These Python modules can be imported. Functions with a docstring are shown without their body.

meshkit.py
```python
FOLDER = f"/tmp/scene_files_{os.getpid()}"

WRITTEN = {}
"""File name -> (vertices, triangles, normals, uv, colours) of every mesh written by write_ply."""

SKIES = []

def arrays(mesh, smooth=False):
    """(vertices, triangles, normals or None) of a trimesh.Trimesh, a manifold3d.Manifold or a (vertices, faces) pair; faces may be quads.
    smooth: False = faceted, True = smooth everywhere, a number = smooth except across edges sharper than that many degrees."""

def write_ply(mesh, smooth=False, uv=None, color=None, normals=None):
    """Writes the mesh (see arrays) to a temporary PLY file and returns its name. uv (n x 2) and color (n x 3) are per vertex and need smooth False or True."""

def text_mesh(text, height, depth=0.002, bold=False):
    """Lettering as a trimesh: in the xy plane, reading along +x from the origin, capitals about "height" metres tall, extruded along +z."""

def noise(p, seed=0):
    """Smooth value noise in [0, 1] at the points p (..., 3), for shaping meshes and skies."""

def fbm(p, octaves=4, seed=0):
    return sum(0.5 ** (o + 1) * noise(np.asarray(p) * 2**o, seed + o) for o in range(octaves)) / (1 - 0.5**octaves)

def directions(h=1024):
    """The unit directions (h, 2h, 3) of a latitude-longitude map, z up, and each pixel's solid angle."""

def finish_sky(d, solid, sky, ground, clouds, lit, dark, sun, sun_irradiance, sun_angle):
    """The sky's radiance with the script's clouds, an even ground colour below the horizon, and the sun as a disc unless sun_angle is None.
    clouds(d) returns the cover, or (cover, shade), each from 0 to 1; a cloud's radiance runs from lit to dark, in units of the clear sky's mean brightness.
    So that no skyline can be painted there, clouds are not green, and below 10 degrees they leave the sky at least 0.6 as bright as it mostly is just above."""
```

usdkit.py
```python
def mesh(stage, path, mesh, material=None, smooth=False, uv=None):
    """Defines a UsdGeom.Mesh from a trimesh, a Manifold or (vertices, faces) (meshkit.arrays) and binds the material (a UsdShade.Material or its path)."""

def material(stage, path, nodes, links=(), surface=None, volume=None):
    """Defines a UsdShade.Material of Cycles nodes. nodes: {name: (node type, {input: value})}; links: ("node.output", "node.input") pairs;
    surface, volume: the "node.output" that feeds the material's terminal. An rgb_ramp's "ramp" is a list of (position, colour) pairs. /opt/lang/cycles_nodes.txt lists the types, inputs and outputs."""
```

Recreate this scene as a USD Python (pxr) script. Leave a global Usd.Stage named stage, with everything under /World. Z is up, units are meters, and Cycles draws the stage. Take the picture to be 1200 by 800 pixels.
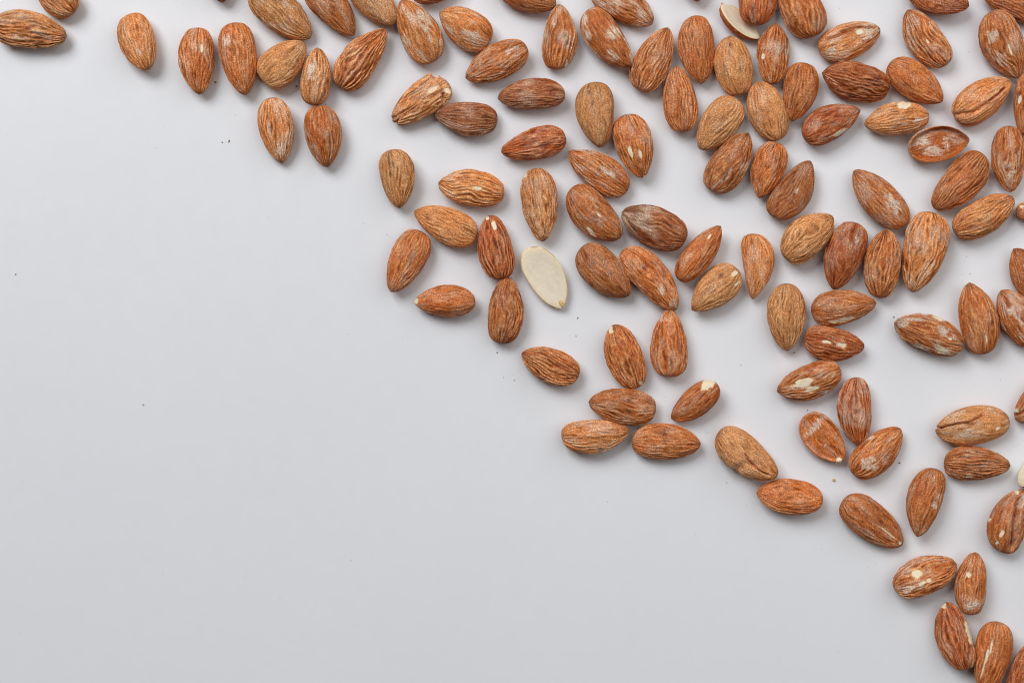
import math
import numpy as np
import trimesh
import meshkit
import usdkit
from shapely.geometry import Polygon
from shapely import affinity
from pxr import Usd, UsdGeom, UsdLux, UsdShade, Gf, Sdf, Vt

stage = Usd.Stage.CreateInMemory()
UsdGeom.SetStageUpAxis(stage, UsdGeom.Tokens.z)
UsdGeom.SetStageMetersPerUnit(stage, 1.0)
UsdGeom.Xform.Define(stage, '/World')
UsdGeom.Scope.Define(stage, '/World/Looks')

# ------------------------------------------------------------------ camera: straight down on the table
S = 0.0003            # metres of table per pixel of the 1200 pixel wide photograph
H = 0.62              # camera height above the table
cam = UsdGeom.Camera.Define(stage, '/World/camera')
cam.CreateProjectionAttr('perspective')
cam.CreateHorizontalApertureAttr(36.0)
cam.CreateVerticalApertureAttr(24.0)
cam.CreateFocalLengthAttr(36.0 * H / (1200 * S))
cam.CreateClippingRangeAttr(Gf.Vec2f(0.01, 20.0))
cam.AddTranslateOp().Set(Gf.Vec3d(0, 0, H))
cam.CreateExposureAttr(0.0)


# ------------------------------------------------------------------ lamps: a window to the upper left, an added overhead fill
def rect_light(name, pos, aim, w, h, color, intensity):
    l = UsdLux.RectLight.Define(stage, '/World/' + name)
    l.CreateWidthAttr(w)
    l.CreateHeightAttr(h)
    l.CreateColorAttr(Gf.Vec3f(*color))
    l.CreateIntensityAttr(intensity)
    z = np.array(pos, float) - np.array(aim, float)
    z /= np.linalg.norm(z)
    x = np.cross([0, 1, 0] if abs(z[2]) > .95 else [0, 0, 1], z)
    x /= np.linalg.norm(x)
    y = np.cross(z, x)
    m = np.eye(4)
    m[0, :3], m[1, :3], m[2, :3], m[3, :3] = x, y, z, pos
    l.AddTransformOp().Set(Gf.Matrix4d(*m.ravel().tolist()))
    return l


KEY, FILL = 8.4, 1.20
rect_light('window_light', (-0.78, 0.98, 1.45), (0, 0, 0), 1.0, 1.0, (0.985, 0.995, 1.0), KEY)
rect_light('fill_light', (0.55, 0.42, 0.92), (0.0, 0.0, 0), 1.5, 1.5, (1.0, 0.985, 0.965), FILL)  # added soft fill lamp, placed to balance brightness across the table

# ------------------------------------------------------------------ helpers
used = {}


def numbered(name, parent='/World'):
    k = used.get((parent, name), 0)
    used[(parent, name)] = k + 1
    return f'{parent}/{name}' if k == 0 else f'{parent}/{name}_{k:03d}'


def tag(prim, label=None, category=None, group=None, kind=None):
    for k, v in (('label', label), ('category', category), ('group', group), ('kind', kind)):
        if v:
            prim.SetCustomDataByKey(k, v)


def px(p, z=0.0):
    """Table position that the camera sees at pixel p of the photograph, for a point z above the table."""
    f = S * (H - z) / H
    return np.array([(p[0] - 600) * f, (400 - p[1]) * f])


def smooth(a, b, x):
    t = np.clip((x - a) / (b - a), 0, 1)
    return t * t * (3 - 2 * t)


noise = meshkit.noise

# ------------------------------------------------------------------ materials
usdkit.material(stage, '/World/Looks/white_tabletop', {
    'g': ('geometry', {}),
    'n': ('noise_texture', {'scale': 9.0, 'detail': 3.0, 'roughness': 0.5}),
    'c': ('rgb_ramp', {'ramp': [(0.3, (0.790, 0.806, 0.846)), (0.7, (0.812, 0.824, 0.860))]}),
    'n2': ('noise_texture', {'scale': 140.0, 'detail': 3.0}),
    'r': ('map_range', {'from_min': 0.3, 'from_max': 0.7, 'to_min': 0.30, 'to_max': 0.38}),
    'p': ('principled_bsdf', {'specular_ior_level': 0.45}),
}, [('g.position', 'n.vector'), ('g.position', 'n2.vector'), ('n.fac', 'c.fac'), ('c.color', 'p.base_color'),
    ('n2.fac', 'r.value'), ('r.result', 'p.roughness')], surface='p.BSDF')

usdkit.material(stage, '/World/Looks/almond_skin', {
    'a': ('attribute', {'attribute': 'skin'}),
    'g': ('geometry', {}),
    'n': ('noise_texture', {'scale': 2600.0, 'detail': 2.0, 'roughness': 0.6}),
    'c': ('rgb_ramp', {'ramp': [(0.33, (0.55, 0.52, 0.49)), (0.5, (1.0, 1.0, 1.0)), (0.66, (1.42, 1.46, 1.50))]}),
    'm': ('mix', {'mix_type': 'multiply', 'fac': 1.0}),
    'n2': ('noise_texture', {'scale': 1500.0, 'detail': 4.0, 'roughness': 0.65}),
    'b': ('bump', {'strength': 0.55, 'distance': 0.00022}),
    'p': ('principled_bsdf', {'roughness': 0.50, 'specular_ior_level': 0.18}),
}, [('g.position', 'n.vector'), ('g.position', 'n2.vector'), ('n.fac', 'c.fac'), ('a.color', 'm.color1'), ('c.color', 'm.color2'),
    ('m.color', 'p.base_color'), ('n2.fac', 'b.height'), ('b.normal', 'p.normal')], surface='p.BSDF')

usdkit.material(stage, '/World/Looks/almond_flesh', {
    'g': ('geometry', {}),
    'n': ('noise_texture', {'scale': 380.0, 'detail': 4.0, 'roughness': 0.6}),
    'c': ('rgb_ramp', {'ramp': [(0.25, (0.80, 0.58, 0.32)), (0.45, (0.88, 0.75, 0.53)), (0.7, (0.90, 0.81, 0.63))]}),
    'n2': ('noise_texture', {'scale': 1500.0, 'detail': 3.0}),
    'b': ('bump', {'strength': 0.35, 'distance': 0.0002}),
    'p': ('principled_bsdf', {'roughness': 0.55, 'specular_ior_level': 0.35}),
}, [('g.position', 'n.vector'), ('g.position', 'n2.vector'), ('n.fac', 'c.fac'), ('c.color', 'p.base_color'),
    ('n2.fac', 'b.height'), ('b.normal', 'p.normal')], surface='p.BSDF')

usdkit.material(stage, '/World/Looks/almond_cut', {
    'g': ('geometry', {}),
    'a': ('attribute', {'attribute': 'skin'}),
    'n': ('noise_texture', {'scale': 900.0, 'detail': 3.0, 'roughness': 0.6}),
    'c': ('rgb_ramp', {'ramp': [(0.3, (0.93, 0.92, 0.90)), (0.7, (1.04, 1.04, 1.04))]}),
    'm': ('mix', {'mix_type': 'multiply', 'fac': 1.0}),
    'b': ('bump', {'strength': 0.25, 'distance': 0.0002}),
    'p': ('principled_bsdf', {'roughness': 0.5, 'specular_ior_level': 0.35}),
}, [('g.position', 'n.vector'), ('n.fac', 'c.fac'), ('a.color', 'm.color1'), ('c.color', 'm.color2'), ('m.color', 'p.base_color'),
    ('n.fac', 'b.height'), ('b.normal', 'p.normal')], surface='p.BSDF')


def plain(name, color, rough=0.7, scale=2500.0):
    usdkit.material(stage, '/World/Looks/' + name, {
        'g': ('geometry', {}), 'n': ('noise_texture', {'scale': scale, 'detail': 2.0}),
        'c': ('rgb_ramp', {'ramp': [(0.3, tuple(0.75 * x for x in color)), (0.7, tuple(min(1, 1.2 * x) for x in color))]}),
        'p': ('principled_bsdf', {'roughness': rough, 'specular_ior_level': 0.3}),
    }, [('g.position', 'n.vector'), ('n.fac', 'c.fac'), ('c.color', 'p.base_color')], surface='p.BSDF')


plain('crumb_dark', (0.24, 0.165, 0.115))
plain('crumb_brown', (0.32, 0.17, 0.08))
plain('crumb_cream', (0.68, 0.52, 0.30))
plain('dust_grey', (0.46, 0.42, 0.38))
plain('germ_amber', (0.70, 0.47, 0.20), 0.5)

# ------------------------------------------------------------------ the table
w, d, t = 1.10, 0.80, 0.018
slab = trimesh.creation.box([w, d, t])
slab.apply_translation([0, 0, -t / 2])
tp = usdkit.mesh(stage, '/World/tabletop', slab, '/World/Looks/white_tabletop').GetPrim()
tag(tp, 'smooth satin white tabletop under all the scattered almonds', 'table', kind='structure')

# ------------------------------------------------------------------ the almonds
# skin tones: (between the ridges, mean, veins)
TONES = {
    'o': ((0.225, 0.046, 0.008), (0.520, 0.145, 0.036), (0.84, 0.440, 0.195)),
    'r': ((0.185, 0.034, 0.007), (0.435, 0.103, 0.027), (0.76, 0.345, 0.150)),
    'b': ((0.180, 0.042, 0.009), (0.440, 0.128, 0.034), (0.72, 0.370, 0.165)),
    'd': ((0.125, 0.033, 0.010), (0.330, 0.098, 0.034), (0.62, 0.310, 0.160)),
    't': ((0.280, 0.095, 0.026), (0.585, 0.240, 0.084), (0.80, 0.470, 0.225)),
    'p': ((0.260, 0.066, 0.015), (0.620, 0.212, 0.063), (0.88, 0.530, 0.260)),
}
CHALK = np.array([0.74, 0.585, 0.455])
A = []


def almond(tx, ty, bx, by, w, tone, wr, ch, label, **kw):
    """tx,ty the pointed end and bx,by the blunt end in pixels of the photograph, w its width there."""
    A.append(dict(T=(tx, ty), B=(bx, by), W=w, tone=tone, wr=wr, ch=ch, label=label, **kw))


# --- upper left
almond(80, 39, -4, 26, 45, 'p', 1.5, .45, 'pale deeply furrowed almond cut by the left edge of the photo', r=.62)
almond(40, -28, 84, 19, 43, 'p', 1.2, .2, 'almond cut by the top edge, touching the furrowed almond in the left corner')
almond(173, 83, 150, 17, 43, 'p', .8, .3, 'lone tan almond nearest the top left corner, darker scuffed tip pointing down', chalk=[(164, 63, 5, 3)])
almond(231, 111, 230, 33, 42, 'o', 1.0, .4, 'upright ridged almond, tip down, with a dark crumb at its lower right', chips=[(237, 58, 4, 1.3)])
almond(290, 112, 275, 27, 43, 'o', .7, .25, 'upright almond with one white bloom patch near its blunt upper end', chalk=[(269, 48, 12, 5)])
almond(363, 46, 296, -14, 47, 't', .9, .5, 'large brown almond at the top edge, above the plump smooth tan almond')
almond(357, 51, 307, 95, 48, 't', .5, .15, 'plump smooth dull tan almond under the large brown one at the top', tm=.36)
almond(374, 55, 370, 123, 36, 'p', .9, .3, 'narrow upright almond with chalky streak, tip up, above a pair of almonds', chalk=[(368, 82, 11, 5)], roll=38, thick=.95)
almond(449, 30, 395, 99, 44, 'o', 1.35, .1, 'strongly ridged orange almond leaning right with its tip at the upper right', tm=.34)
almond(330, 191, 319, 115, 42, 'p', .9, .55, 'left one of the lowest pair at upper left, chalky tip pointing down', chalk=[(329, 176, 10, 8)])
almond(384, 196, 375, 124, 44, 'o', .8, .4, 'right one of the lowest pair at upper left, rounded and orange brown')
almond(416, 40, 364, -20, 42, 'b', .7, .25, 'brown almond cut by the top edge, dark tip above the strongly ridged orange one')
almond(458, 35, 412, -32, 45, 't', .4, .25, 'smooth tan almond cut by the top edge, right of a darker brown one', r=.6)
almond(258, 3.5, 252, -72, 42, 'd', .8, .1, 'dark tip of an almond just showing at the top edge, far left part')
# --- top middle
almond(474, -3, 511, 70, 48, 'p', .7, 1.0, 'large chalky mottled tan almond at the top edge, blunt end down')
almond(513, 18, 573, 50, 46, 'p', .6, .95, 'plump pale chalky almond beside the large mottled one at the top', chalk=[(552, 46, 12, 7)])
almond(545, 91, 617, 55, 43, 'o', 1.0, .35, 'ridged almond tip to lower left, just under the plump pale chalky one', chalk=[(600, 60, 8, 4)])
almond(460, 142, 526, 98, 43, 'p', 1.2, .3, 'split almond with cracked tip and broken open hollow blunt end', tm=.28, r=.5,
       chips=[(508, 107, 7, 2.4), (526, 107, 2, 4)], cracks=[([(510, 89), (518, 95), (523, 105), (523, 118)], 1.1, 1.6), ([(460, 139), (466, 138), (473, 132)], .3, .7), ([(464, 146), (469, 139)], .3, .7)])
almond(509, 136, 582, 141, 41, 'd', .8, .3, 'dull dark brown almond lying against the split almond, blunt end right', tm=.40)
almond(583, 112, 662, 108, 37, 'd', .9, .3, 'slim dark dull almond lying level, tip left, blunt end right', thick=.75)
almond(587, 177, 663, 161, 38, 'r', 1.2, .2, 'slim reddish ridged almond lying level beneath the dark slim one', thick=.78)
almond(702, 174, 696, 97, 46, 't', .45, .1, 'smooth matt tan almond standing upright with its sharp tip down', tm=.36)
almond(752, 208, 732, 134, 45, 'o', .9, .3, 'almond with two pale nicks near its lower tip, beside the matt tan one', chips=[(736, 178, 7, 2), (748, 181, 5, 1.6), (754, 206, 1.5, 1.5)])
almond(665, 179, 734, 226, 43, 'o', .9, .4, 'orange almond tip upper left, chalky curved scuff across its middle', chalk=[(710, 205, 12, 3)])
almond(726, 279, 668, 221, 47, 'b', .5, .3, 'brown almond with a pale nick along its lower edge, smooth skinned', chips=[(694, 268, 6.5, 2), (704, 250, 3, 1.2)], r=.6)
almond(637, 283, 629, 197, 44, 'p', 1.2, .35, 'long ridged pale orange almond hanging tip down above the peeled white half', chips=[(615, 203, 5, 2.4)])
almond(471, 244, 462, 175, 42, 't', .9, .05, 'isolated tan almond with dark speckled ridges, tip down, left of the middle group', tm=.36)
almond(514, 213, 591, 227, 43, 'p', 1.1, .4, 'level almond with small white chip in the centre of its back', chips=[(559, 221, 5, 2)], tm=.5)
almond(487, 248, 560, 279, 43, 't', .7, .1, 'smooth orange tan almond touching the dark upright one, tip to the left')
almond(458, 342, 494, 271, 43, 'o', .7, .3, 'leftmost brown almond of the middle group, tip pointing down to lower left', tm=.38)
almond(571, 253, 586, 328, 42, 'r', 1.1, .15, 'dark reddish almond standing upright left of the peeled white half, pale blunt tip', chips=[(577, 264, 5, 2.6), (569, 256, 2.5, 2)], r=.58)
almond(596, 323, 589, 402, 42, 'o', 1.1, .15, 'upright almond lying below the dark reddish one, tip up, touching it')
almond(485, 353, 557, 352, 38, 'o', .7, .2, 'level almond with tiny white tip at left, lowest of the left middle group', chips=[(487, 352, 2.5, 4)], thick=.76)
almond(736, 348, 680, 291, 46, 'b', .5, .2, 'smooth brown almond just right of the peeled white half', tm=.40)
almond(611, 414, 678, 441, 41, 'o', 1.3, .05, 'lone almond with bold pale veins and an orange tip at left', tm=.50)
almond(717, 382, 745, 456, 44, 'o', 1.2, .1, 'almond with white chipped corner at its upper tip, bold veins', chips=[(715, 386, 5, 2.6), (751, 449, 2.5, 2)], tm=.52)
almond(784, 357, 786, 438, 44, 'o', 1.0, .3, 'upright almond, chalky grey tip up, blunt round end down', chalk=[(777, 366, 8, 4)], tm=.36)
almond(690, 471, 769, 481, 43, 'b', .9, .25, 'dark brown almond lying level on top of a triangle of three', tm=.44)
almond(739, 509, 658, 514, 41, 'p', .9, .35, 'left bottom almond of the triangle of three, tip pointing right', tm=.42)
almond(821, 517, 740, 515, 43, 'o', .8, .2, 'right bottom almond of the triangle of three, tip pointing right', tm=.42)
almond(788, 492, 841, 451, 35, 'o', .6, .3, 'small almond with white chipped blunt end, alone right of the triangle of three', chips=[(830, 449, 9, 5.5)], thick=.85, tm=.42, lift=1.2)
almond(728, 250, 803, 283, 47, 'd', .8, .6, 'purplish dull almond with bare grey brown half at its left', tm=.46, dull=True)
almond(801, 360, 738, 290, 43, 'o', .9, .25, 'long orange almond with chalky dark lower tip, beneath the purplish dull one', chalk=[(795, 354, 7, 5), (779, 340, 5, 3)], tm=.45, r=.6)
almond(839, 269, 791, 333, 35, 'o', .6, .25, 'slim sharp tipped almond pointing to upper right with tiny white spot', chips=[(825, 282, 3, 1.3)], thick=.95, roll=30, tm=.42)
almond(809, 362, 863, 314, 44, 't', .7, .2, 'tan almond with pale chipped blunt end under the slim sharp tipped one', chips=[(859, 319, 5, 2.5), (863, 331, 5, 1.8)], tm=.40)
almond(662, 5, 658, 81, 42, 'o', .9, .8, 'upright chalky almond with cream chipped bottom end, near the top edge', chips=[(668, 76, 6, 2.2)], tm=.42)
almond(738, 80, 686, 13, 43, 'b', .6, 1.3, 'reddish almond blotched with white bloom, leaning beside the chalky upright one', tm=.38)
almond(764, 29, 694, -14, 44, 'b', .8, .8, 'dark chalk dusted almond cut by the top edge, tip to the lower right')
almond(651, 9, 580, -24, 42, 'b', .5, .1, 'brown almond cut by the top edge above the chalky upright one')
almond(484, 3, 540, -32, 38, 'r', .6, .1, 'sliver of a reddish almond at the top edge, between two chalky ones')
almond(817, 2.5, 806, -74, 42, 'b', .8, .1, 'tiny brown tip at the top edge left of the broken cream piece')
# --- top right cluster
almond(781, 32, 748, 106, 44, 'o', 1.1, .15, 'ridged orange almond leaning right, left edge of the dense top cluster', tm=.36)
almond(820, 100, 813, 20, 44, 'o', .7, .1, 'upright reddish orange almond, round end up, left of the broken piece')
almond(792, 76, 801, 154, 41, 'o', .8, .15, 'upright almond with tip up, tucked below two others at the cluster left edge')
almond(852, 43, 862, 113, 45, 't', .6, .3, 'tan brown almond right under the broken cream piece, blunt end down', tm=.52)
almond(884, -38, 885, 38, 46, 'r', .9, .35, 'reddish almond cut by the top edge, lying against the broken cream piece')
almond(916, -34, 947, 45, 50, 'o', .9, .25, 'large orange almond cut by the top edge, upper left of the cracked chalky one', tm=.34)
almond(910, 26, 905, 98, 40, 'o', 1.0, .75, 'upright chalk dusted almond below two almonds cut by the top edge', chips=[(895, 66, 3, 1.5)], tm=.50)
almond(1032, 35, 960, 61, 43, 'p', .6, .7, 'cracked pale chalky almond with an open seam and a white spot', chips=[(1007, 38, 4.5, 3.5)],
       chalk=[(1018, 37, 14, 9), (974, 62, 10, 6)], cracks=[([(968, 47), (984, 42), (998, 37)], .8, .55), ([(985, 39), (1002, 33), (1026, 33)], .8, .55)], r=.62)
almond(930, 148, 944, 80, 41, 'o', .6, .1, 'orange brown almond with sharp tip down, left of the dark veined level one', tm=.38)
almond(963, 87, 1043, 105, 45, 'r', 1.3, .05, 'broad dark reddish almond with deep ridges, lying level, tip left', tm=.56, r=.85)
almond(1003, 121, 936, 155, 42, 'r', .8, .35, 'dark almond with a pale peeled strip along its lower edge', chips=[(980, 151, 9, 2.2)], tm=.42)
almond(823, 178, 868, 119, 45, 't', .6, .15, 'yellowish tan almond with tip at lower left, in the dense top cluster', tm=.38, r=.62)
almond(890, 98, 916, 166, 45, 't', .7, .3, 'brown tan almond slanting down right in the middle of the dense cluster', tm=.50)
almond(881, 155, 838, 222, 45, 'b', 1.0, .6, 'dusty dark almond with its tip hidden between two others, cluster bottom left', tm=.40)
almond(887, 231, 908, 166, 41, 'o', .9, .3, 'orange almond standing tip down between a dusty dark one and a plain one', tm=.40)
almond(951, 191, 907, 257, 43, 'b', .6, .25, 'brown almond with tip up right, lowest of the dense top cluster', chalk=[(930, 226, 4, 3)], tm=.38)
almond(1057, 18, 1103, 83, 42, 'o', 1.1, .4, 'striped almond with sharp tip at upper left, above the smooth orange one', chips=[(1082, 54, 3, 1)], tm=.50)
almond(1106, 116, 1044, 71, 43, 'o', .6, .1, 'smooth orange almond tucked under the striped one, tip to lower right', tm=.42)
almond(1013, 145, 1089, 135, 40, 'p', .7, .4, 'pale orange almond with a white chip on top, above the hollow almond', chips=[(1061, 123, 8, 4.5)], chalk=[(1075, 143, 8, 3)], thick=.8, tm=.48)
almond(1136, 162, 1063, 174, 42, 'b', .25, .6, 'hollow sunken almond with a ring of white bloom inside its rim', dish=3.8, thick=.82, tm=.48,
       chalk=[(1095, 176, 12, 6), (1111, 168, 5, 8), (1081, 165, 9, 6), (1096, 180, 14, 4)])
almond(1134, 10, 1064, -14, 42, 'r', .7, .15, 'reddish almond cut by the top edge, tip right, above the striped one')
almond(1150, -10, 1222, 20, 40, 'r', .8, .1, 'reddish brown almond across the top right corner')
almond(1196, 93, 1162, 14, 49, 'o', .9, .4, 'large orange almond with pale flecks near the top right corner', chips=[(1149, 25, 3, 2), (1184, 58, 7, 1.3)], chalk=[(1165, 44, 8, 6), (1176, 68, 8, 6)], tm=.40)
almond(1184, 93, 1119, 139, 45, 'p', .5, .3, 'tan almond with a dark crack near its tip, standing alone by the right edge', cracks=[([(1158, 119), (1168, 112), (1177, 104)], .9, .6), ([(1122, 134), (1140, 133), (1156, 122)], .35, 1.2)], tm=.40)
almond(1200, 160, 1208, 84, 43, 'o', .8, .3, 'almond cut by the right edge beside the tan cracked one', chips=[(1190, 116, 4, 1.6)])
almond(1183, 225, 1180, 147, 43, 'o', .9, .5, 'upright almond with chalky scribbles by the right edge, tip down', chalk=[(1184, 205, 12, 5)])
almond(1098, 246, 1156, 183, 46, 'o', .9, .15, 'large orange almond slanting below the hollow one, blunt end up right', tm=.38, r=.6)
almond(1189, 234, 1118, 273, 42, 'p', 1.0, .15, 'ridged golden almond with dark blunt end, tip up at right edge', tm=.42)
almond(1071, 343, 1093, 249, 52, 'p', 1.3, .5, 'largest almond, heavily wrinkled, tip pointing down, right centre', tm=.36, r=.72)
almond(999, 202, 1060, 266, 45, 'o', .4, .35, 'isolated smooth orange almond with chalky patch on its lower half', chalk=[(1044, 240, 14, 7)], tm=.46)
# --- right centre
almond(1035, 267, 1027, 348, 44, 'o', 1.4, .2, 'upright heavily netted almond, tip up, left of the largest wrinkled almond', tm=.52)
almond(970, 339, 997, 261, 46, 'r', .8, .3, 'reddish almond with white fleck near its top, between a tan and a netted one', chalk=[(999, 281, 6, 4)], tm=.42)
almond(975, 254, 919, 303, 47, 't', .9, .05, 'tan grooved almond lying diagonally, touching the reddish flecked one', tm=.42, r=.62)
almond(893, 349, 893, 272, 39, 'p', .4, .4, 'lumpy pinched almond with dark tip down, above the speckled tan one', tm=.32, bend=.10, chips=[(901, 333, 3, 1.4)])
almond(922, 411, 921, 332, 46, 't', .8, .05, 'speckled dull tan almond standing upright, tip pointing down, right centre', tm=.40)
almond(1027, 350, 950, 360, 42, 'b', .7, .2, 'level brown almond with a long white scratch along its lower side', chips=[(984, 372, 14, 1.7), (993, 369, 10, 1.4)], tm=.38)
almond(1012, 411, 942, 398, 41, 'r', 1.0, .1, 'small dark reddish almond with two pale chips on its back', chips=[(968, 402, 6, 1.6), (984, 405, 6, 2.6)], tm=.38)
almond(911, 459, 986, 434, 42, 'o', .9, .4, 'almond with a large ragged white patch on its back', chips=[(941, 447, 12, 5), (950, 455, 8, 3)], chalk=[(968, 458, 6, 3)], tm=.48)
almond(1002, 523, 998, 443, 41, 'r', 1.1, .5, 'upright reddish ridged almond, tip wedged between two others below', tm=.46)
almond(989, 540, 943, 487, 43, 'o', .3, .3, 'bright orange sunken almond with a white band and pale rim', dish=1.1, chalk=[(957, 500, 4.5, 17), (960, 494, 4, 9)], chips=[(986, 538, 3, 3)], tm=.42)
almond(1057, 503, 1000, 556, 44, 'o', .7, .5, 'almond with chalky blunt end at lower left, right of the reddish wedged one', chalk=[(1016, 542, 9, 9), (1020, 512, 4, 3)], tm=.40)
almond(908, 561, 841, 508, 46, 't', .5, .1, 'dented tan almond with a crack towards its lower tip', cracks=[([(872, 532), (880, 544), (891, 553), (901, 557)], .7, .5), ([(862, 552), (872, 543), (880, 546)], .3, 2.2)], tm=.36, r=.58, bend=-.05)
almond(886, 577, 964, 586, 42, 'o', .7, .1, 'level orange almond touching the dented cracked one, tip to the left', tm=.50)
almond(1058, 639, 988, 585, 45, 'b', .8, .3, 'brown almond with a thin pale line to its tip at lower right, alone', chips=[(1042, 625, 11, .7), (1056, 636, 2, 1.5)], tm=.40)
almond(1070, 627, 1094, 548, 43, 'o', .6, .3, 'smooth orange almond leaning right, tip down, below a level brown one', tm=.36, chalk=[(1093, 590, 5, 4)])
almond(1096, 505, 1183, 493, 46, 't', .4, .45, 'dull almond split by a long dark crack along its top', chips=[(1168, 502, 3, 2)], chalk=[(1130, 508, 9, 5)], cracks=[([(1100, 502), (1118, 497), (1136, 494), (1150, 486)], .8, .5)], tm=.52)
almond(1184, 544, 1106, 541, 41, 'b', 1.0, .2, 'ridged brown almond lying directly under the split dull one', chips=[(1136, 559, 4, 1.3)], tm=.38)
almond(1188, 488, 1258, 440, 42, 'o', .6, .2, 'orange tip with small white nick at the right edge, beside the split dull almond', chips=[(1192, 481, 2.5, 2)], r=.5, cracks=[([(1188, 488), (1196, 483), (1204, 480)], .6, .9)])
almond(1199, 571, 1168, 644, 47, 'o', .6, .3, 'almond hollowed along its right side, pale specks, at the right edge', chips=[(1160, 608, 2.4, 1.4), (1172, 623, 4, 2), (1167, 635, 2, 1.4), (1193, 576, 2.5, 2)],
       chalk=[(1197, 587, 8, 4)], cracks=[([(1195, 584), (1189, 602), (1187, 622), (1186, 640)], 1.0, 1.5)], tm=.38, bend=.06)
almond(1120, 659, 1047, 688, 44, 'o', 1.2, .4, 'almond with white chip and swirled veins, tip touching its right neighbour', chips=[(1073, 671, 5.5, 4), (1078, 682, 4, 2.5), (1086, 678, 2.5, 2)], chalk=[(1062, 689, 7, 5)], tm=.44)
almond(1140, 646, 1134, 720, 37, 'o', .8, .35, 'slim almond, sharp tip up, with one round pale spot', chips=[(1134, 672, 2.8, 2.8)], chalk=[(1139, 708, 6, 8)], thick=.85, tm=.44)
almond(1106, 706, 1128, 784, 41, 'r', 1.2, .2, 'almond with pale chipped tip up and bare strip on its right side', chips=[(1106, 710, 3, 5), (1136, 741, 13, 3.6)], tm=.50)
almond(1158, 814, 1173, 729, 45, 'o', .6, .1, 'almond with a long pale split down its left side, cut by the bottom edge', chips=[(1158, 768, 7, 1.5), (1163, 757, 8, .9), (1154, 785, 9, .8)], tm=.36)
almond(1210, 750, 1189, 830, 42, 'r', .8, .2, 'reddish almond in the bottom right corner')
almond(1139, 331, 1157, 415, 45, 'o', .8, .2, 'upright almond between a chalky level one and one cut by the right edge', chips=[(1156, 397, 4, 1)], tm=.50)
almond(1053, 374, 1133, 403, 43, 'o', 1.1, .95, 'level chalk veined almond with cream chipped blunt end, tip to the left', chips=[(1108, 410, 7, 3), (1104, 371, 6, 2), (1116, 396, 3, 1.3)], chalk=[(1060, 376, 9, 7)], tm=.50)
almond(1168, 339, 1212, 403, 45, 'o', .7, .6, 'chalk blotched almond cut by the right edge, tip at its upper left', chalk=[(1183, 365, 12, 6)])
almond(1186, 294, 1222, 356, 43, 'b', .6, .1, 'brown corner of an almond at the right edge, above the chalk blotched one')
almond(1190, 248, 1266, 238, 34, 'o', .5, .1, 'small orange end with white rim at the right edge, below the scribbled almond', chips=[(1195, 237, 6, 1.6), (1198, 242, 2, 1.5)], r=.4)
# --- halves and broken pieces
almond(661, 359, 620, 290, 43, 'p', 0, 0, 'peeled white almond half lying flat side up', half='peeled', tm=.44, r=.66)
almond(887, 48, 843, 6, 27, 'r', .7, 0, 'broken cream piece with brown skin beneath it, under a reddish almond', half='skinned', roll=-43, thick=.85, tm=.50, r=.6, bend=-.07, pin=True)
almond(1236, 526, 1200, 573, 30, 'o', .8, 0, 'broken piece with a cream cut side at the right edge', half='skinned', roll=-74, thick=.95, tm=.4, r=.6)


# ---------------- nudge touching almonds apart so that none cut into each other
def profile(t, tm, r, p=2.25, q=2.1):
    a = np.clip((tm - t) / tm, 0, 1)
    b = np.clip((t - tm) / (1 - tm), 0, 1)
    return np.where(t < tm, (1 - a ** p) ** (1 / p), np.maximum(1 - b ** q, 0) ** r)


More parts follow.
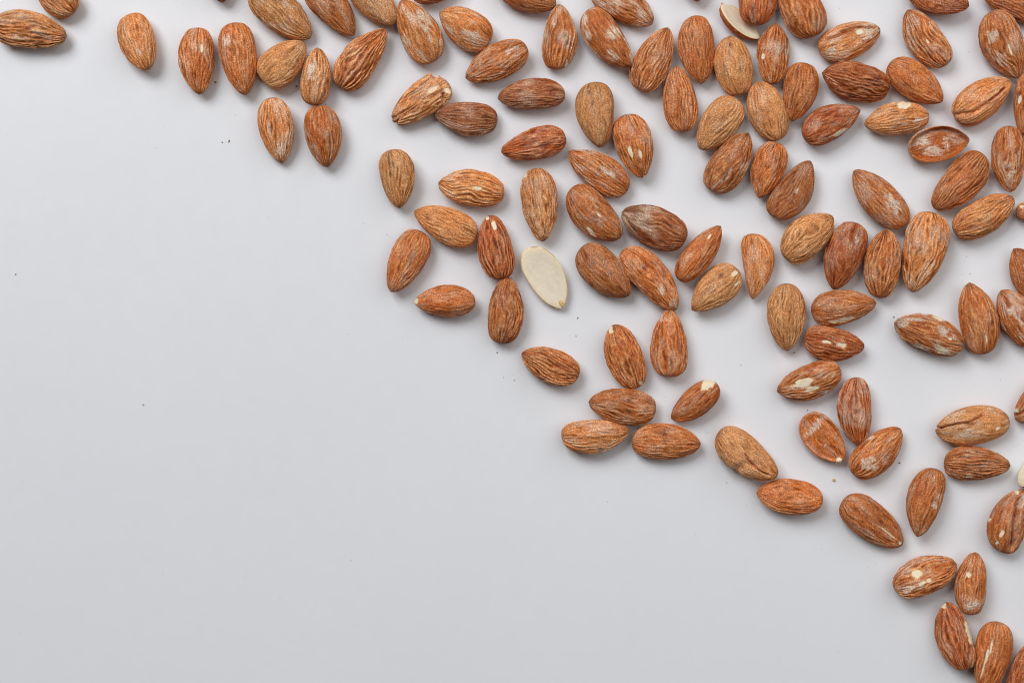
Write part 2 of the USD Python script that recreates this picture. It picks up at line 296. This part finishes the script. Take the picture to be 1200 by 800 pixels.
def setup():
    rng = np.random.default_rng(11)
    for i, a in enumerate(A):
        a['i'] = i
        a.setdefault('tm', float(rng.uniform(.37, .44)))
        a.setdefault('r', float(rng.uniform(.64, .80)))
        a.setdefault('bend', float(rng.normal(0, .018)))
        a.setdefault('roll', float(rng.normal(0, 9)))
        a.setdefault('thick', float(rng.uniform(.63, .77)))
        a['asym'] = float(rng.normal(0, .08))
        zc = .5 * a['W'] * S * a['thick']
        T, B = px(a['T'], zc), px(a['B'], zc)
        a['c'], a['L'] = (T + B) / 2, float(np.hypot(*(T - B)))
        a['ang'] = math.atan2(*(T - B)[::-1])
        a['Wm'] = a['W'] * S * (H - zc) / H
        t = .5 - .5 * np.cos(np.linspace(0, np.pi, 40))
        w = profile(t, a['tm'], a['r']) * a['Wm'] / 2
        x = (t - .5) * a['L']
        yc = a['bend'] * a['L'] * np.sin(np.pi * t)
        pts = np.vstack([np.c_[x, yc + w], np.c_[x, yc - w][::-1]])
        a['poly'] = affinity.rotate(Polygon(pts).buffer(0), a['ang'], origin=(0, 0), use_radians=True)
        a['off'] = np.zeros(2)
        if a.get('pin'):
            a['poly'] = a['poly'].buffer(-3.2 * S)      # thin enough to lie partly under its neighbour's overhang
    gap = 0.00012
    for it in range(60):
        worst = 0
        P = [affinity.translate(a['poly'], *(a['c'] + a['off'])) for a in A]
        for i in range(len(A)):
            for j in range(i + 1, len(A)):
                dc = (A[j]['c'] + A[j]['off']) - (A[i]['c'] + A[i]['off'])
                if np.hypot(*dc) > .034 or not P[i].intersects(P[j]):
                    continue
                x = P[i].intersection(P[j])
                # depth ~ area over the longest extent of the overlap, pushed across that extent
                rect = np.array(x.minimum_rotated_rectangle.exterior.coords) if x.area > 1e-12 else None
                if rect is None:
                    continue
                e1, e2 = rect[1] - rect[0], rect[2] - rect[1]
                l1, l2 = np.hypot(*e1), np.hypot(*e2)
                n = (e2 if l1 > l2 else e1) / max(min(l1, l2), 1e-9)
                if n @ dc < 0:
                    n = -n
                depth = min(l1, l2) + gap
                worst = max(worst, depth)
                wi, wj = (0, .7) if A[i].get('pin') else (.7, 0) if A[j].get('pin') else (.35, .35)
                A[i]['off'] -= n * depth * wi
                A[j]['off'] += n * depth * wj
        if worst < 1e-4:
            break
    print('relaxed', it, 'largest nudge in pixels', max(float(np.hypot(*a['off'])) for a in A) / S)


setup()
NT, NTOP, NBOT = 88, 98, 20
PHI = np.concatenate([np.linspace(0, np.pi, NTOP, endpoint=False), np.linspace(np.pi, 2 * np.pi, NBOT, endpoint=False)])
NP = len(PHI)


def grid_faces():
    i, j = np.meshgrid(np.arange(NT - 1), np.arange(NP), indexing='ij')
    a, b = i * NP + j, i * NP + (j + 1) % NP
    c, d = a + NP, b + NP
    return np.concatenate([np.stack([a, d, c], -1).reshape(-1, 3), np.stack([a, b, d], -1).reshape(-1, 3)])


FACES = grid_faces()
TT = .5 - .5 * np.cos(np.linspace(0.035, np.pi - 0.03, NT))


def normals_of(v, f):
    n = np.zeros_like(v)
    fn = np.cross(v[f[:, 1]] - v[f[:, 0]], v[f[:, 2]] - v[f[:, 0]])
    for k in range(3):
        np.add.at(n, f[:, k], fn)
    return n / np.maximum(np.linalg.norm(n, axis=1, keepdims=True), 1e-20)


def seg_dist(p, line):
    best = np.full(len(p), 1e9)
    for a, b in zip(line[:-1], line[1:]):
        ab = b - a
        t = np.clip(((p - a) @ ab) / (ab @ ab), 0, 1)
        best = np.minimum(best, np.hypot(*(p - a - t[:, None] * ab).T))
    return best


def put_mesh(path, v, f, col, material):
    keep, inv = np.unique(f, return_inverse=True)
    v, f = v[keep], inv.reshape(-1, 3)
    m = UsdGeom.Mesh.Define(stage, path)
    m.CreatePointsAttr(Vt.Vec3fArray.FromNumpy(v.astype(np.float32)))
    m.CreateFaceVertexCountsAttr(Vt.IntArray.FromNumpy(np.full(len(f), 3, np.int32)))
    m.CreateFaceVertexIndicesAttr(Vt.IntArray.FromNumpy(f.astype(np.int32).ravel()))
    m.CreateSubdivisionSchemeAttr('none')
    m.CreateNormalsAttr(Vt.Vec3fArray.FromNumpy(normals_of(v, f).astype(np.float32)))
    m.SetNormalsInterpolation('vertex')
    if col is not None:
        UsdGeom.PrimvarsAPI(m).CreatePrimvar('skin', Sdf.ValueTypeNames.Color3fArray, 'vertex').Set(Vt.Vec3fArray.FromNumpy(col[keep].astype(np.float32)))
    UsdShade.MaterialBindingAPI.Apply(m.GetPrim()).Bind(UsdShade.Material.Get(stage, '/World/Looks/' + material))
    return m.GetPrim()


def build(a):
    i = a['i']
    rng = np.random.default_rng(1000 + i)
    o = rng.uniform(0, 500, 3)
    L, W = a['L'], a['Wm']
    half = a.get('half')
    t, ph = np.meshgrid(TT, PHI, indexing='ij')
    t, ph = t.ravel(), ph.ravel()
    cs, sn = np.cos(ph), np.sin(ph)
    w = profile(t, a['tm'], a['r']) * W / 2
    th = profile(t, .5 * a['tm'] + .23, a['r'] * .92) * W / 2 * a['thick']
    side = 1 + a['asym'] * np.sin(np.pi * t) * np.sign(cs) * np.abs(cs)
    x = (t - .5) * L
    if a.get('pin'):                                           # snapped across, ragged
        cutx = -.40 + .10 * (noise(np.stack([w * cs, 0 * cs, 0 * cs], 1) * 420 + o, 30) - .5) + .10 * cs
        x = np.maximum(x, cutx * L)
    y = w * np.sign(cs) * np.abs(cs) ** .96 * side + a['bend'] * L * np.sin(np.pi * t)
    z = th * np.sign(sn) * np.abs(sn) ** 1.04
    top = sn > 1e-6
    edge = sn * sn * np.clip(4 * t * (1 - t), 0, 1)          # 0 on the rim, 1 in the middle
    if 'dish' in a:
        z = np.where(top, .55 * z * smooth(0, .12, edge) + .10 * th - a['dish'] * .001 * smooth(.03, .42, edge), z)
    if half:
        z = np.where(top, .08 * th * smooth(0, .10, edge) - .0004 * smooth(.2, .9, edge), z * (1.0 if half == 'skinned' else .80))
    P = np.stack([x, y, z], 1)
    N = normals_of(P, FACES)
    # the skin's furrows run from end to end; everything is measured on the almond itself
    u = x / .0225 + .5
    q0 = np.stack([cs * 1.3, sn * 1.3, u * 1.6], 1) + o
    lump = noise(q0 * 1.1, 1) - .5
    warp = .50 * (noise(q0 * 1.2 + 7, 2) - .5) + .24 * (noise(np.stack([cs * 3, sn * 3, u * 4.5], 1) + o, 3) - .5)
    pw = ph + warp * np.abs(np.sin(np.pi * np.clip(t, .02, .98))) ** .5
    c2, s2 = np.cos(pw), np.sin(pw)

    def stripes(R, k, seed):
        return noise(np.stack([c2 * R, s2 * R, u * k], 1) + o, seed)

    # ribs: regular at the blunt end, wandering, forking and breaking off along the nut
    K = int(rng.integers(24, 33))
    reg = float(np.clip(rng.uniform(.15, .60) + .25 * (a['wr'] - .8), .08, .75))
    wander = 2.6 * (stripes(1.7, 2.2, 16) - .5) + 2.4 * (stripes(3.4, 4.4, 17) - .5) + 2.0 * (stripes(7, 11, 24) - .5)
    rib = .5 + .5 * np.sin(K * pw + wander)
    alive = smooth(.30, .62, stripes(3.4, 3.6, 19))
    e1, e2, e3 = stripes(4.4, 3.2, 4), stripes(8.5, 6.5, 5), stripes(15, 13, 18)
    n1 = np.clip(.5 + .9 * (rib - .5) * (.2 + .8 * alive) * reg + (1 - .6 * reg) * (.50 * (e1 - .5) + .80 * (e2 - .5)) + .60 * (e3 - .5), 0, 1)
    w1 = 1 - np.abs(2 * e2 - 1)
    v1 = np.clip(smooth(.55, 1.0, rib) * alive * (.3 + reg) + .8 * smooth(.78, .98, w1) * smooth(.35, .6, n1) + .5 * smooth(.60, .80, n1), 0, 1) * smooth(.15, .55, e3 + .25 * (e1 - .5) + .15)
    v2 = 1 - np.abs(2 * stripes(5.2, 3.6, 7) - 1)
    n2 = stripes(12, 9.0, 8)
    fade = smooth(0, .06, t) * smooth(0, .05, 1 - t)
    top_flat = top & (half is not None)
    wr = a['wr'] * np.where(top_flat, .1, 1.0)
    if 'dish' in a:
        wr = wr * np.where(top & (edge > .06), .8, 1.8)
    hgt = wr * fade * (.00036 * (n1 - .5) + .00013 * (v1 - .5) + .00009 * (v2 - .6) + .00009 * (n2 - .5)) + .00085 * lump * fade * (0.15 if half else 1)
    # pixel positions on the almond, for marks seen in the photograph
    ca, sa = math.cos(a['ang']), math.sin(a['ang'])
    zc = .5 * a['W'] * S * a['thick']

    def local(p, zz=None):
        g = px(p, zc * 1.5) - a['c']
        return np.array([ca * g[0] + sa * g[1], -sa * g[0] + ca * g[1]])

    r = math.radians(a['roll'])
    rolled_y = P[:, 1] * math.cos(r) - P[:, 2] * math.sin(r)
    rolled_z = P[:, 1] * math.sin(r) + P[:, 2] * math.cos(r)
    ext = rolled_y.max() - rolled_y.min()
    xy = np.stack([P[:, 0], (rolled_y - (rolled_y.max() + rolled_y.min()) / 2) * W / ext + .0], 1)
    up = rolled_z > -0.15 * W * a['thick']
    jag = noise(np.stack([x, y, z], 1) * 900 + o, 9) - .5 + .6 * (noise(np.stack([x, y, z], 1) * 2200 + o, 10) - .5)

    def patch(marks):
        m = np.zeros(len(x))
        for (mx, my, rx, ry) in marks:
            c = local((mx, my))
            dd = np.sqrt(((xy[:, 0] - c[0]) / (rx * S)) ** 2 + ((xy[:, 1] - c[1]) / (ry * S)) ** 2)
            m = np.maximum(m, np.where(up, 1.5 - dd + .75 * jag, 0))
        return m

    chip = patch(a.get('chips', []))
    chipped = chip > .5
    hgt = np.where(chipped, hgt * .25 - .00016, hgt)
    crack = np.zeros(len(x))
    for line, depth, width in a.get('cracks', []):
        pl = np.array([local(p) for p in line])
        dl = seg_dist(xy + (jag * .0004)[:, None], pl)
        dl = np.where(up, dl, 1)
        ww = width * .00056
        g = np.exp(-(dl / ww) ** 2)
        hgt = hgt - depth * .0026 * g + .00012 * np.exp(-((dl - 2.4 * ww) / ww) ** 2)
        crack = np.maximum(crack, np.exp(-((dl - 1.6 * ww) / (1.2 * ww)) ** 2))
    P = P + N * hgt[:, None]

    # ---- colour of the skin itself
    dark, mid, vein = (np.array(c) for c in TONES[a['tone']])
    tint = np.exp(rng.normal(0, .07)) * np.exp(rng.normal(0, 1) * np.array([.01, -.02, -.05]))
    big = noise(q0 * 1.7 + 31, 11)
    wl = min(1.25, .45 + .55 * a['wr'])                       # how strongly this nut is marked
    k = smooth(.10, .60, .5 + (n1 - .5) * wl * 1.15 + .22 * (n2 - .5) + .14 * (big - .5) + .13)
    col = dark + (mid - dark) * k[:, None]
    vm = v1 * (.30 + .70 * smooth(.30, .62, stripes(2.2, 2.4, 12))) * wl * .62
    vm = np.maximum(vm, .55 * wl * smooth(.84, .99, v2) * smooth(.4, .65, n1))
    col = col + (vein - col) * np.clip(vm, 0, .85)[:, None]
    col = col * (.87 + .26 * big)[:, None] * (1 + .40 * (n2 - .5))[:, None]
    col = col * (1 + .45 * (noise(np.stack([x, y, z], 1) * np.array([2600, 3800, 3800]) + o, 34) - .5))[:, None]
    hue = noise(q0 * 1.4 + 55, 23)[:, None] - .5
    col = col * (1 + hue * np.array([.06, -.12, -.30]))
    # dust clings to the skin unevenly
    dust = noise(q0 * 2.3 + 77, 13)
    fine = noise(np.stack([c2 * 9, s2 * 9, u * 11], 1) + o, 14)
    grain = noise(np.stack([x, y, z], 1) * 3600 + o, 15)
    ck = a['ch'] * smooth(.42, .74, dust) * smooth(.36, .66, .55 * fine + .45 * v2 + .25 * (grain - .5)) * .85
    ck = np.maximum(ck, .10 * smooth(.35, .75, grain) * smooth(.25, .75, dust))
    cp = patch(a.get('chalk', []))
    ck = np.maximum(ck, .90 * smooth(.30, .90, cp + .9 * (fine - .5) + .5 * (n1 - .5)) * (.35 + .65 * smooth(.30, .62, .6 * fine + .4 * grain)))
    ck = np.maximum(ck, .15 * crack)
    torn = (smooth(.05, .5, chip) * .55)[:, None]            # skin scuffed thin round a chip
    col = col + (vein * np.array([1.0, 1.08, 1.2]) - col) * torn
    if 'dish' in a:
        rim = top & (edge < .09)
        ck = np.where(rim, np.maximum(ck, .55 * smooth(.09, .02, edge)), ck)
        col = np.where((top & (edge > .1))[:, None], col * np.array([.98, .84, .62]), col)
    if a.get('dull'):
        g = smooth(.55, .75, t + .25 * (dust - .5))
        col = col * (1 - .5 * g[:, None]) + np.array([.20, .12, .082]) * .5 * g[:, None]
    col = col + (CHALK - col) * np.clip(ck, 0, 1)[:, None]
    # the germ end is a shade browner and duller
    g = smooth(.90, .99, t) * .45
    col = col * (1 - g[:, None]) + np.array([.17, .085, .042]) * g[:, None]
    ends = np.maximum(smooth(.05, .0, t), 0) * .35
    col = col * (1 - ends[:, None]) + np.array([.15, .065, .03]) * ends[:, None]
    speck = smooth(.80, .90, noise(np.stack([x, y, z], 1) * 2300 + o, 33)) * smooth(.4, .7, dust) * .6
    col = col + (CHALK * 1.1 - col) * speck[:, None]
    col = np.clip(col * tint, .01, .9)

    # ---- roll, fit the outline, rest it on the table
    y2, z2 = P[:, 1] * math.cos(r) - P[:, 2] * math.sin(r), P[:, 1] * math.sin(r) + P[:, 2] * math.cos(r)
    y2 = (y2 - (y2.max() + y2.min()) / 2) * W / (y2.max() - y2.min())
    x2 = (P[:, 0] - (P[:, 0].max() + P[:, 0].min()) / 2) * L / (P[:, 0].max() - P[:, 0].min())
    pitch = math.radians(float(rng.normal(0, 2.2)) + (0 if half else a.get('lift', 0) * 6))
    z2 = z2 + x2 * -math.tan(pitch)
    z2 -= z2.min()
    V = np.stack([x2, y2, z2], 1)
    # close the two ends
    e0, e1 = V[:NP].mean(0), V[-NP:].mean(0)
    e0[0] -= .00008
    e1[0] += .00008
    nv = len(V)
    V = np.vstack([V, e0, e1])
    col = np.vstack([col, col[:NP].mean(0), col[-NP:].mean(0)])
    chipped = np.append(chipped, [False, False])
    j = np.arange(NP)
    caps = np.concatenate([np.stack([np.full(NP, nv), (j + 1) % NP, j], 1), np.stack([np.full(NP, nv + 1), nv - NP + j, nv - NP + (j + 1) % NP], 1)])
    F = np.concatenate([FACES, caps])

    name = {None: 'almond', 'peeled': 'almond_half', 'skinned': 'almond_piece'}[half]
    path = numbered(name)
    X = UsdGeom.Xform.Define(stage, path)
    pos = a['c'] + a['off']
    X.AddTranslateOp().Set(Gf.Vec3d(float(pos[0]), float(pos[1]), 0.0))
    X.AddRotateZOp().Set(math.degrees(a['ang']))
    tag(X.GetPrim(), a['label'], 'almond', 'almonds scattered over the white tabletop')
    if half:
        vt = np.append(top & (edge > .004), [False, False])
        cut = vt[F].all(1)
        cream = np.array([.84, .74, .59]) if half == 'peeled' else np.array([.84, .75, .58])
        cc = np.tile(cream, (len(V), 1)) * (.94 + .12 * np.append(noise(q0 * 3, 21), [.5, .5]))[:, None]
        tt, ee = np.append(t, [0, 1]), np.append(edge, [0, 0])
        rimc = smooth(.50, .0, ee)[:, None] * .85
        cc = cc * (1 - rimc) + np.array([.89, .74, .47]) * rimc
        if half == 'peeled':
            nick = smooth(.62, .80, np.append(noise(np.stack([x, y, z], 1) * 330 + o, 22), [.5, .5]))[:, None] * smooth(.12, .0, ee)[:, None]
            cc = cc * (1 - .75 * nick) + np.array([.38, .19, .08]) * .75 * nick
            put_mesh(path + '/cut_face', V, F[cut], cc, 'almond_cut')
            put_mesh(path + '/rounded_side', V, F[~cut], cc * np.array([.97, .88, .68]), 'almond_cut')
            g = trimesh.creation.icosphere(3, 1.0)
            gv = g.vertices * (1 + .25 * (noise(g.vertices * 2.2 + 5, 3) - .5))[:, None] * np.array([.0013, .00075, .0005])
            zt = V[:nv][(np.abs(x2 - .44 * L) < .001) & top][:, 2].mean()
            gv = gv + np.array([.445 * L, -.0002, zt + .0001])
            put_mesh(path + '/germ', gv, np.array(g.faces), None, 'germ_amber')
        else:
            put_mesh(path + '/cut_face', V, F[cut], cc, 'almond_cut')
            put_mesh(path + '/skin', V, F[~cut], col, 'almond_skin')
        return
    bare = chipped[F].sum(1) >= 2
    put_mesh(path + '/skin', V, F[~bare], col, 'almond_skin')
    if bare.sum() > 6:
        put_mesh(path + '/bare_flesh', V, F[bare], None, 'almond_flesh')


for a in A:
    build(a)

# ------------------------------------------------------------------ crumbs
def crumb_mesh(rx, ry, rz, seed):
    m = trimesh.creation.icosphere(2, 1.0)
    v = m.vertices * (.75 + .6 * noise(m.vertices * 1.7 + seed * 13.7, seed))[:, None]
    v = v * np.array([rx, ry, rz])
    v[:, 2] -= v[:, 2].min()
    return v, np.array(m.faces)


CR = [
    (252.5, 96.5, 1.4, 1.1, 'crumb_dark', 'dark crumb right of the upright ridged almond near the top left'),
    (268.5, 165.5, 1.8, .9, 'crumb_brown', 'larger brown crumb of the two in the open left of the lowest upper left pair'),
    (260.5, 167, 1.0, .7, 'crumb_dark', 'smaller dark crumb of the two in the open left of the lowest upper left pair'),
    (347.5, 101.5, 1.2, 1.1, 'crumb_dark', 'dark crumb in the shadow between the plump tan and the narrow chalky almond'),
    (977, 562, 2.2, 1.9, 'crumb_cream', 'round cream crumb below the bright orange sunken almond'),
    (1054, 542, 1.1, 1.0, 'crumb_dark', 'dark crumb right of the almond with the chalky blunt end'),
    (677, 372.5, 1.3, .7, 'crumb_dark', 'dark speck below the tip of the peeled white half'),
    (582.5, 413, .9, .8, 'crumb_dark', 'dark speck below the upright almond under the dark reddish one'),
    (1047.5, 371.5, .9, .9, 'crumb_dark', 'dark speck just left of the level chalk veined almond tip'),
    (18.5, 321.5, 1.0, .8, 'crumb_brown', 'brown speck alone near the left edge'),
    (168, 474, 1.1, .9, 'dust_grey', 'grey speck in the empty lower left of the table'),
    (930.5, 413, 1.0, .8, 'crumb_brown', 'brown crumb at the tip of the speckled dull tan almond'),
    (946.5, 480.5, 1.1, .6, 'crumb_dark', 'dark speck under the almond with the large ragged white patch'),
]
for n, (cx, cy, rx, ry, mat, label) in enumerate(CR):
    v, f = crumb_mesh(.85 * rx * S, .85 * ry * S, .5 * min(rx, ry) * S, n + 1)
    path = numbered('crumb')
    m = UsdGeom.Xform.Define  # crumbs are single meshes
    mm = usdkit.mesh(stage, path, (v, f), '/World/Looks/' + mat, smooth=True)
    p = px((cx, cy))
    mm.AddTranslateOp().Set(Gf.Vec3d(float(p[0]), float(p[1]), 0.0))
    mm.AddRotateZOp().Set(float((n * 67) % 180))
    tag(mm.GetPrim(), label, 'crumb', 'crumbs lying on the white tabletop')

# fine dust fallen from the skins: more of it among the nuts than in the open corner
rng = np.random.default_rng(5)
V, F, nv = [], [], 0
base = trimesh.creation.icosphere(1, 1.0)
n = 0
while n < 75:
    dx, dy = rng.uniform(5, 1195), rng.uniform(5, 795)
    near = min(math.hypot(dx - (a['T'][0] + a['B'][0]) / 2, dy - (a['T'][1] + a['B'][1]) / 2) for a in A)
    if near < 34 or rng.random() > (1.0 if near < 110 else .35):
        continue
    rr = S * float(np.exp(rng.normal(-1.0, .3)))
    v = base.vertices * np.array([rr * rng.uniform(1, 1.9), rr, rr * .6])
    c, s = math.cos(n), math.sin(n)
    v = v @ np.array([[c, s, 0], [-s, c, 0], [0, 0, 1]])
    v[:, 2] -= v[:, 2].min()
    p = px((dx, dy))
    V.append(v + [p[0], p[1], 0])
    F.append(base.faces + nv)
    nv += len(v)
    n += 1
dm = usdkit.mesh(stage, '/World/dust', (np.vstack(V), np.vstack(F)), '/World/Looks/dust_grey', smooth=True)
tag(dm.GetPrim(), 'fine brown grey dust specks fallen between the almonds', 'dust', kind='stuff')
